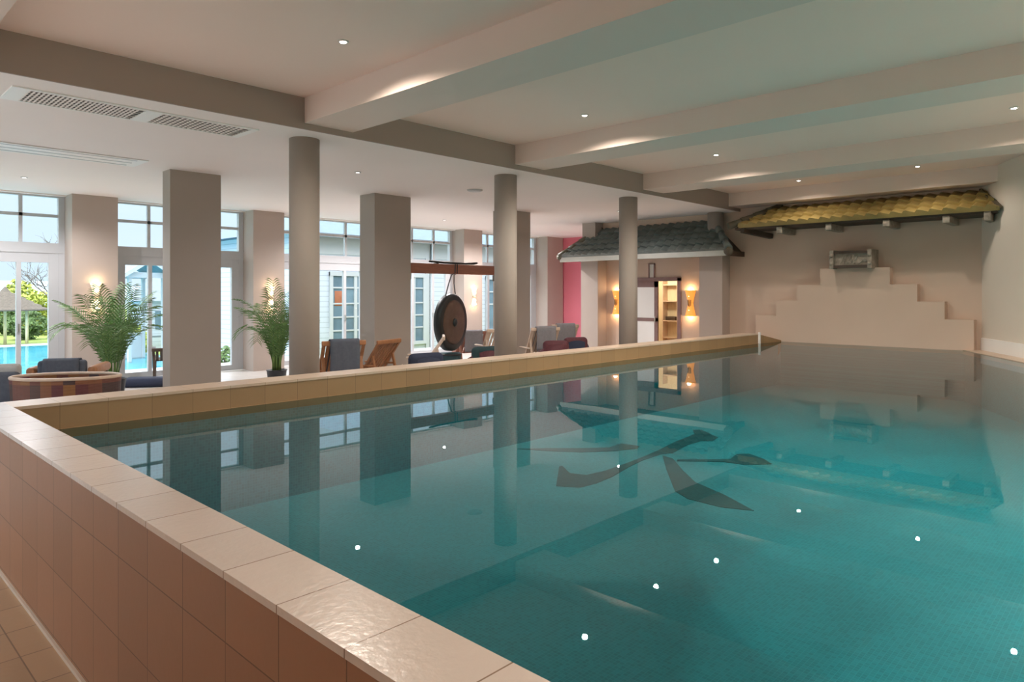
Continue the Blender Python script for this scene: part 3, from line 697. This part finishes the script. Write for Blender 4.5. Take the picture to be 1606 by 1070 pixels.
# ------------------------------------------------------------------ seating
def deck_chair(px, t, rz, label, wood='wood', hgt=.98, towel=None, tlabel=None):
    x, y = at(px, t)
    c_ = thing('deck_chair', label, 'chair', (x, y, 0), rz, 'wooden deck chairs facing the windows')
    W2 = .27; A = Vector((0, -.30, hgt)); B = Vector((0, .12, .34))
    for s in (-1, 1):
        q = MB(); q.beam((s*W2, A.y, A.z), (s*W2, .30, .02), .03, .045, up=(1, 0, 0)); q.beam((s*W2*.92, -.36, .02), (s*W2*.92, .42, .42), .03, .045, up=(1, 0, 0))
        q.beam((s*W2*.96, -.36, .02), (s*W2*.96, -.18, hgt*.80), .028, .04, up=(1, 0, 0))
        q.build('side_frame', M[wood], c_)
        MB().bbox(s*W2-.03, s*W2+.03, -.22, .32, .58, .605, .008, 2).build('armrest', M[wood], c_)
    sl = MB()
    for k in range(7):
        xx = -.21+.07*k; sl.beam((xx, A.y+.01, A.z-.01), (xx, B.y, B.z), .045, .014, up=(0, 1, .5))
    sl.build('back_slats', M[wood], c_)
    MB().bbox(-.30, .30, A.y-.02, A.y+.025, A.z-.03, A.z+.035, .01, 2).build('top_rail', M[wood], c_)
    ss = MB()
    for k in range(7): ss.box(-.26, .26, .08+.055*k, .08+.055*k+.04, .34+.004*k, .358+.004*k)
    ss.build('seat_slats', M[wood], c_)
    if towel:
        n = Vector((0, B.z-A.z, -(B.y-A.y))).normalized()  # towards the sitter
        rows = []
        prof = []
        for k in range(9): # rear hang
            f = k/8; prof.append(Vector((0, A.y-.045-.012*sin(f*3), A.z-.42+.42*f+.02)))
        prof += [Vector((0, A.y-.03, A.z+.048)), Vector((0, A.y+.01, A.z+.056)), Vector((0, A.y+.05, A.z+.035))]
        for k in range(1, 9):
            f = k/8; p = A.lerp(B, f*.8); prof.append(Vector((0, p.y+.03, p.z+.045)))
        for i, p in enumerate(prof):
            rows.append([Vector((-.20+.40*j/10, p.y+.006*sin(j*1.9+i*.4), p.z+(.008*sin(j*2.3) if i in (0,) else 0))) for j in range(11)])
        tw = MB().sheet(rows).build('towel', M[towel], None, solid=.012)
        tw.location = (x, y, 0); tw.rotation_euler = (0, 0, rz)
        tag(tw, tlabel, 'towel', 'towels hung over chair backs')
    return c_
def tub_chair(px, t, rz, label, fab='navy', shell='burgundy', hgt=.80, w=.34):
    x, y = at(px, t)
    c_ = thing('tub_chair', label, 'chair', (x, y, 0), rz, 'low rounded tub chairs')
    rows = []; n = 24                           # shell: back to -y, wraps round the sides
    for zf in (0, .35, .7, 1.0):
        row = []
        for k in range(n+1):
            a = radians(180+ -20 + 220*k/n); top = .44+(hgt-.50)*(.5-.5*cos(2*pi*k/n))**.6
            row.append((w*cos(a)*(1+.03*zf), w*sin(a)*1.0*(1+.06*zf), .16+(top-.16)*zf))
        rows.append(row)
    MB().sheet(rows).build('shell', M[shell], c_, solid=.045)
    MB().bbox(-w*.80, w*.80, -w*.98, -w*.98+.17, .40, hgt, .08, 5).build('back_cushion', M[fab], c_)
    MB().bbox(-.25, .25, -.24, .30, .34, .46, .05, 4).build('seat_cushion', M[fab], c_)
    for sx_ in (-1, 1):
        for sy_ in (-1, 1):
            MB().tube([(sx_*.22, sy_*.22, 0), (sx_*.20, sy_*.20, .18)], [.016, .024], 8).build('leg', M['darkwood'], c_)
    return c_
# between second and third pillars
deck_chair(531, 9.6, radians(-18), 'dark teak deck chair with a slate towel, between the first column and second pillar', 'wood', .97, 'slate', 'slate grey towel over the chair back left of the second square pillar')
deck_chair(584, 10.3, radians(20), 'teak deck chair half hidden behind the second square pillar', 'wood', .93)
tub_chair(655, 10.0, radians(-10), 'navy tub chair just right of the second square pillar', 'navy', 'navy', .80)
deck_chair(668, 11.6, radians(50), 'pale wood deck chair folded up steeply, left of the gong foot', 'palewood', .90)
deck_chair(735, 15.0, radians(-24), 'wooden deck chair with a grey towel, right behind the gong', 'redwood', .80, 'grey', 'grey towel on the chair back right behind the gong')
tub_chair(752, 11.2, radians(-15), 'dark teal tub chair right of the gong, before the third pillar', 'teal', 'burgundy', .80, .33)
deck_chair(775, 14.0, radians(-20), 'wooden deck chair mostly hidden by the third square pillar', 'palewood', .90)
deck_chair(846, 13.4, radians(-26), 'deck chair with grey towel nearest the third pillar, before the pink wall', 'palewood', .96, 'grey', 'grey towel on the chair nearest the third pillar, pink wall behind')
deck_chair(877, 14.2, radians(-26), 'deck chair with grey towel in the middle before the pink wall', 'palewood', .98, 'grey', 'grey towel on the chair in the middle before the pink wall')
tub_chair(866, 12.7, radians(-32), 'dark burgundy tub chair in front, left one before the pink wall', 'burgundy', 'burgundy', .79, .30)
tub_chair(897, 13.5, radians(-32), 'dark plum tub chair beside the porch pillar, before the pink wall', 'burgundy', 'navy', .80, .30)
# the seats by the first window
x, y = at(232, 12.2)
pf_ = thing('footstool', 'low navy cushioned footstool left of the first square pillar', 'footstool', (x, y, 0), radians(-35))
MB().bbox(-.40, .40, -.2, .2, .0, .16, .08, 5).build('cushion', M['navy'], pf_)
for sx_ in (-1, 1):
    for sy_ in (-1, 1): MB().box(sx_*.28-.02, sx_*.28+.02, sy_*.14-.02, sy_*.14+.02, 0, .05).build('leg', M['darkwood'], pf_)
deck_chair(266, 13.3, radians(-20), 'dark deck chair half hidden behind the first square pillar', 'darkwood', .58)
x, y = at(110, 9.0)
ac = thing('lounge_armchair', 'wooden armchair with slate back cushion behind the patchwork tub seat', 'armchair', (x, y, 0), radians(-30))
MB().bbox(-.27, .27, -.34, -.22, .42, .80, .04, 3).build('back_cushion', M['slate'], ac)
MB().bbox(-.27, .27, -.22, .32, .30, .44, .04, 3).build('seat_cushion', M['slate'], ac)
for s in (-1, 1):
    MB().bbox(s*.34-.055, s*.34+.055, -.34, .36, .60, .72, .045, 4).build('armrest', M['wood'], ac)
    for yy in (-.3, .3): MB().box(s*.33-.03, s*.33+.03, yy-.03, yy+.03, 0, .62).build('leg', M['darkwood'], ac)
x2 = MB().sheet([[Vector((-.20+.40*j/8, yy, zz)) for j in range(9)] for yy, zz in ((-.365,.40),(-.365,.6),(-.36,.79),(-.33,.818),(-.25,.818),(-.205,.79),(-.20,.6),(-.195,.47))]).build('towel', M['slate'], None, solid=.012)
x2.location = (x, y, 0); x2.rotation_euler = (0, 0, radians(-30)); tag(x2, 'slate towel over the armchair behind the patchwork tub seat', 'towel', 'towels hung over chair backs')
# patchwork oval tub seat
x, y = at(104, 7.15)
tb = thing('oval_tub_sofa', 'oval patchwork-woven tub sofa behind the pool wall corner', 'sofa', (x, y, 0), YAW - pi/2 + radians(8))
def oval(ax_, ay_, z0_, z1_, flare, th, n=56):
    mb = MB(); out0 = [(ax_*cos(2*pi*k/n), ay_*sin(2*pi*k/n)) for k in range(n)]
    rings = [(out0, 1, z0_), (out0, 1+flare, z1_), (out0, 1+flare-th, z1_), (out0, 1-th, z0_+.02)]
    vs = []
    for pl_, s_, z_ in rings: vs += [(px_*s_, py_*s_, z_) for px_, py_ in pl_]
    fs = [(i*n+k, i*n+(k+1) % n, (i+1)*n+(k+1) % n, (i+1)*n+k) for i in range(3) for k in range(n)] + [tuple(range(n))[::-1], tuple(3*n+k for k in range(n))]
    return mb.add(vs, fs, False)
oval(.49, .28, .12, .775, .07, .09).build('woven_shell', M['patch'], tb)
n = 56; MB().tube([(.512*cos(2*pi*k/n), .291*sin(2*pi*k/n), .785) for k in range(n+1)], .018, 8, False).build('rim', M['palewood'], tb)
MB().lathe([(0,.42),(.40,.42),(.44,.47),(.43,.52),(.36,.55),(0,.56)], (0, 0, 0), 40, sx=1, sy=.56).build('seat_cushion', M['navy'], tb)
MB().lathe([(.47,0),(.50,.0),(.52,.12),(.47,.12)], (0, 0, 0), 40, sx=1, sy=.58).build('plinth', M['darkwood'], tb)
# pale lounger at the picture edge
x, y = at(2, 7.7)
lg = thing('cushioned_lounger', 'grey cushioned lounger with pale head cushion by the first window', 'lounger', (x, y, 0), radians(-30))
MB().bbox(-.30, .30, -.42, -.28, .30, .80, .05, 4).build('back_cushion', M['slate'], lg)
MB().bbox(-.30, .30, -.28, .50, .28, .42, .05, 4).build('seat_cushion', M['slate'], lg)
MB().bbox(-.28, .28, -.30, -.20, .66, .88, .045, 4).build('head_cushion', M['lightgrey'], lg)
for s in (-1, 1):
    MB().bbox(s*.36-.04, s*.36+.04, -.42, .45, .56, .64, .03, 3).build('armrest', M['wood'], lg)
    for yy in (-.36, .40): MB().box(s*.36-.03, s*.36+.03, yy-.03, yy+.03, 0, .57).build('leg', M['darkwood'], lg)

# ------------------------------------------------------------------ outdoors
ZG = -.85
struct('ground_terrace', MB().box(-8, 40, 14.62, 16.6, -1.2, -.04), M['terrace'])
struct('ground_yard', MB().box(-30, -2.75, -20, 16, -1.0, -.1), M['terrace'])
struct('ground_lawn', MB().prism([(-120,-60),(-3.2,-60),(-3.2,16),(160,16),(160,120),(-120,120)], -1.4, ZG), M['grass'])
struct('outdoor_pool_basin', MB().prism([(-30,18.5),(10.2,18.5),(10.2,30.5),(12.5,38.6),(-30,38.6)], ZG-.01, ZG+.004), M['outbasin'])
ow = MB().add([(-30,18.5,ZG+.05),(10.2,18.5,ZG+.05),(10.2,30.5,ZG+.05),(12.5,38.6,ZG+.05),(-30,38.6,ZG+.05)], [(0,1,2,3,4)])
flip_up(struct('outdoor_water', ow, M['outwater']))
struct('ground_kerb', MB().box(-30, 13.5, 38.6, 39.2, ZG, ZG+.08), M['offwhite'])
struct('sea', MB().box(-1500, 1800, 120, 2400, -6, -3), M['sea'])
hl = MB(); rows = []
for i, (yy, zz) in enumerate(((900, -3), (950, 1.0), (1100, 1.0), (1200, -3))):
    rows.append([(-1300+40*k, yy, zz if zz < 0 else 6+6*sin(k*.21)+4*sin(k*.53+1)) for k in range(70)])
struct('distant_hills', hl.sheet(rows), M['hill'])

# thatched parasol
x, y = at(8, 33.0)
pr = thing('thatched_parasol', 'grey thatched garden parasol on pale posts across the outdoor pool', 'parasol', (x, y, ZG))
prf = []
for k in range(6):
    r1 = 1.78-.31*k; z1 = 1.66+.175*k
    prf += [(r1, z1), (r1-.06, z1+.09)]
MB().lathe(prf+[(.05,2.78),(0,2.82)], (0, 0, 0), 36).build('thatched_roof', M['thatch'], pr)
for k in range(5):
    a = 2*pi*k/5+.4
    MB().tube([(1.05*cos(a), 1.05*sin(a), 0), (1.05*cos(a), 1.05*sin(a), 1.95)], .05, 8).build('post', M['post'], pr)
MB().tube([(0, 0, 0), (0, 0, 2.6)], .07, 8).build('centre_post', M['post'], pr)

def bush(name, px, t, w, h, label, m, seed, n=900, leaf=.16, zb=ZG, dpt=None):
    rnd = random.Random(seed); x, y = at(px, t)
    b = thing(name, label, 'bush', (x, y, zb))
    f = MB(); dpt = dpt or w
    for i in range(n):
        a, c0 = rnd.uniform(0, 2*pi), rnd.uniform(-1, 1); rr = rnd.uniform(.55, 1)**.5; s0 = sqrt(1-c0*c0)
        k = 1+.18*sin(3*a+seed)+.12*sin(5*c0+seed)
        p = Vector((w/2*s0*cos(a)*rr*k, dpt/2*s0*sin(a)*rr*k, h*.52+h*.48*c0*rr*k))
        d1 = Vector((rnd.uniform(-1,1), rnd.uniform(-1,1), rnd.uniform(-.4,1))).normalized(); d2 = d1.orthogonal().normalized()
        l = leaf*rnd.uniform(.6, 1.3)
        f.add([p-d1*l, p+d2*l*.5, p+d1*l, p-d2*l*.5], [(0,1,2,3)])
    f.build('foliage', m, b)
    MB().tube([(0, 0, 0), (.02, .02, h*.6)], [.06, .03], 6).build('stem', M['bark'], b)
bush('tall_shrub', 30, 44, 2.3, 3.05, 'tall green shrub behind the thatched parasol', M['hedge'], 3, 1100, .2)
bush('tall_shrub', 62, 41, 1.9, 2.55, 'rounded yellow-green hedge bush right of the thatched parasol', M['hedge'], 5, 1400, .16)
bush('tall_shrub', 80, 43, 1.5, 1.9, 'lower yellow-green bush against the glass door frame', M['hedge'], 6, 900, .15)
bush('garden_bush', 40, 37, 1.9, 1.5, 'dark green bush under the edge of the thatch', M['shrub'], 8, 1100, .13)
bush('garden_bush', 8, 41.0, 1.8, 2.0, 'dark green bush behind the parasol posts', M['shrub'], 9, 1100, .15)
bush('garden_bush', 214, 28, .9, 1.1, 'small yellow-green bush beside the white veranda', M['hedge'], 10, 600, .1)
bush('garden_bush', 352, 20.0, .75, .95, 'green bush in front of the white house corner', M['shrub'], 12, 800, .07)
# bare tree
x, y = at(86, 36)
tr = thing('bare_tree', 'bare tree with thin twigs seen through the first glass door', 'tree', (x, y, ZG))
rnd = random.Random(21); tb_ = MB(); trunk = [(0,0,0),(.05,0,1.2),(-.03,.05,2.4),(.06,0,3.6)]
tb_.tube(trunk, [.13,.11,.09,.06], 8); tb_.build('trunk', M['bark'], tr)
br = MB()
def branch(p, d, l, r_, dep):
    pts = [p]; q = p.copy(); dd = d.copy()
    for k in range(4):
        dd = (dd+Vector((rnd.uniform(-.3,.3), rnd.uniform(-.3,.3), rnd.uniform(-.15,.2)))).normalized(); q = q+dd*l/4; pts.append(q.copy())
    br.tube(pts, [r_, r_*.85, r_*.7, r_*.55, r_*.35], 5, False)
    if dep:
        for k in range(3):
            branch(pts[rnd.choice((2, 3, 4))], (dd+Vector((rnd.uniform(-1,1), rnd.uniform(-1,1), rnd.uniform(-.3,.8)))).normalized(), l*.66, r_*.55, dep-1)
for k in range(8):
    z_ = rnd.uniform(2.0, 3.6); a = rnd.uniform(0, 2*pi)
    branch(Vector((0, 0, z_)), Vector((cos(a)*.9-.25, sin(a)*.9, .55)).normalized(), 1.5, .045, 3)
br.build('branches', M['bark'], tr)

# white house with slate roof
bh = thing('white_house', 'white clapboard house with blue slate roof outside the windows', 'house', (10.9, 20.0, ZG))
HX0, HX1, HY0, HY1, EV = 10.9, 36.0, 20.0, 28.6, 3.55
s_ = MB().box(0, HX1-HX0, 0, HY1-HY0, 0, EV-ZG); s_.build('wall', M['clap'], bh)
ov_ = .45; k_ = (HY1-HY0)/2+ov_
rp = [(-ov_,-ov_,EV-ZG),(HX1-HX0+ov_,-ov_,EV-ZG),(HX1-HX0+ov_,HY1-HY0+ov_,EV-ZG),(-ov_,HY1-HY0+ov_,EV-ZG),(-ov_+k_,(HY1-HY0)/2,EV-ZG+k_*.36),(HX1-HX0+ov_-k_,(HY1-HY0)/2,EV-ZG+k_*.36)]
MB().add([(a,b,c_-.0) for a, b, c_ in rp], [(0,1,5,4),(1,2,5),(2,3,4,5),(3,0,4),(3,2,1,0)]).build('roof', M['slate_roof'], bh)
MB().box(-ov_-.06, HX1-HX0+ov_, -ov_-.1, -ov_, EV-ZG-.10, EV-ZG+.02).build('gutter', M['grey_roof'], bh)
MB().box(-.05, HX1-HX0, -.03, 0, EV-ZG-.62, EV-ZG).build('frieze_board', M['white'], bh)
def house_window(xa, xb, za, zb, cols, rows_, curtain=False):
    xa, xb, za, zb = xa-HX0, xb-HX0, za-ZG, zb-ZG
    f = MB(); f.box(xa-.12, xa, -.07, -.0, za-.1, zb+.12).box(xb, xb+.12, -.07, 0, za-.1, zb+.12).box(xa-.12, xb+.12, -.08, 0, zb, zb+.14).box(xa-.12, xb+.12, -.09, 0, za-.12, za)
    for i in range(1, cols):
        xx = xa+(xb-xa)*i/cols; f.box(xx-(.06 if i % 2 == 0 else .025), xx+(.06 if i % 2 == 0 else .025), -.06, -.0, za, zb)
    for z_ in rows_: f.box(xa, xb, -.055, 0, z_-ZG-.025, z_-ZG+.025)
    o = f.build('window', M['white'], bh)
    MB().box(xa, xb, -.02, -.004, za, zb).build('pane', M['dark_pane'], o)
    if curtain:
        MB().bbox(xa+.08, xa+.5, -.03, -.021, zb-1.0, zb-.5, .003, 1).build('curtain', M['curtain'], o)
house_window(12.35, 14.10, -.1, 2.22, 4, (1.83, 1.3, .85, .4), True)
house_window(14.55, 16.15, -.1, 2.22, 4, (1.83, 1.3, .85, .4))
MB().box(16.28-HX0, 16.44-HX0, -.05, 0, 0, EV-ZG-.62).build('corner_board', M['white'], bh)
MB().tube([(16.52-HX0, -.08, 0), (16.52-HX0, -.08, EV-ZG-.1)], .05, 8).build('downpipe', M['grey_roof'], bh)
house_window(19.5, 21.2, .2, 2.2, 4, (1.7, 1.2))
# white veranda and shed seen through the second window
x, y = at(214, 25.5)
vd = thing('garden_veranda', 'white open-sided veranda with a shallow gable roof beyond the outdoor pool', 'veranda', (x, y, ZG), radians(10))
for sx_ in (-1, 1):
    for sy_ in (-1, 1):
        MB().box(sx_*.62-.055, sx_*.62+.055, sy_*.7-.055, sy_*.7+.055, 0, 3.2).build('post', M['white'], vd)
MB().box(-.75, .75, -.78, -.70, 3.05, 3.25).box(-.75, .75, .70, .78, 3.05, 3.25).build('beam', M['white'], vd)
for s in (-1, 1):
    MB().beam((s*.95, 0, 3.12), (0, 0, 3.72), 1.9, .06).build('roof_slope', M['grey_roof'], vd)
    MB().beam((s*.97, -.97, 3.10), (0, -.97, 3.72), .05, .14).build('barge_board', M['white'], vd)
MB().box(-.6, .6, .70, .74, 0, 1.0).build('railing', M['white'], vd)
x, y = at(262, 31)
sd = thing('garden_shed', 'small white shed with pale grey roof beyond the outdoor pool', 'shed', (x, y, ZG))
MB().box(-.9, 1.6, 0, 2.4, 0, 2.2).build('wall', M['clap'], sd)
MB().add([(-1.1,-.25,2.15),(1.8,-.25,2.15),(1.8,2.65,2.15),(-1.1,2.65,2.15),(-.1,1.2,3.25),(1.0,1.2,3.25)], [(0,1,5,4),(1,2,5),(2,3,4,5),(3,0,4),(3,2,1,0)]).build('roof', M['grey_roof'], sd)
MB().box(-.5, .3, -.04, 0, .9, 1.7).build('window', M['dark_pane'], sd)
MB().box(-.9, 1.6, -.3, -.25, .55, .62).build('rail', M['grey_roof'], sd)

# ------------------------------------------------------------------ sky, sun, exposure
wd = bpy.data.worlds.new('sky'); SC.world = wd; wd.use_nodes = True; nt = wd.node_tree; nt.nodes.clear()
out = _n(nt, 'ShaderNodeOutputWorld'); bg = _n(nt, 'ShaderNodeBackground')
tc = _n(nt, 'ShaderNodeTexCoord'); sp_ = _n(nt, 'ShaderNodeSeparateXYZ'); nt.links.new(tc.outputs['Generated'], sp_.inputs[0])
mr_ = _n(nt, 'ShaderNodeMapRange'); mr_.interpolation_type = 'SMOOTHSTEP'
mr_.inputs['From Min'].default_value = .16; mr_.inputs['From Max'].default_value = .55
nt.links.new(sp_.outputs[2], mr_.inputs['Value'])
no = _n(nt, 'ShaderNodeTexNoise', i_Scale=2.2, i_Detail=5.0); mp = _n(nt, 'ShaderNodeMapping'); mp.inputs['Scale'].default_value = (1, 1, 5)
nt.links.new(tc.outputs['Generated'], mp.inputs[0]); nt.links.new(mp.outputs[0], no.inputs['Vector'])
low = mixc(nt, no.outputs['Fac'], (.54, .72, .84), (.72, .80, .86))
nt.links.new(mixc(nt, mr_.outputs[0], low, (.90, .96, 1.0)), bg.inputs['Color'])
st_ = math_n(nt, 'ADD', 1.3, math_n(nt, 'MULTIPLY', mr_.outputs[0], 4.0))
nt.links.new(st_, bg.inputs['Strength'])
nt.links.new(bg.outputs[0], out.inputs[0])
sl_ = bpy.data.lights.new('sun', 'SUN'); sl_.energy = 2.6; sl_.angle = radians(1); sl_.color = (1, .95, .86)
so = bpy.data.objects.new('sun', sl_); COL.objects.link(so)
so.rotation_euler = Vector((.50, .10, -.86)).to_track_quat('-Z', 'Y').to_euler()

SC.view_settings.view_transform = 'Standard'; SC.view_settings.look = 'None'
SC.view_settings.exposure = 0.0; SC.view_settings.gamma = 1.0; SC.view_settings.use_curve_mapping = False
SC.cycles.use_denoising = True
SC.cycles.max_bounces = 10; SC.cycles.diffuse_bounces = 7; SC.cycles.glossy_bounces = 4; SC.cycles.transparent_max_bounces = 12
SC.cycles.sample_clamp_indirect = 6.0
SC.cycles.caustics_reflective = True; SC.cycles.caustics_refractive = False
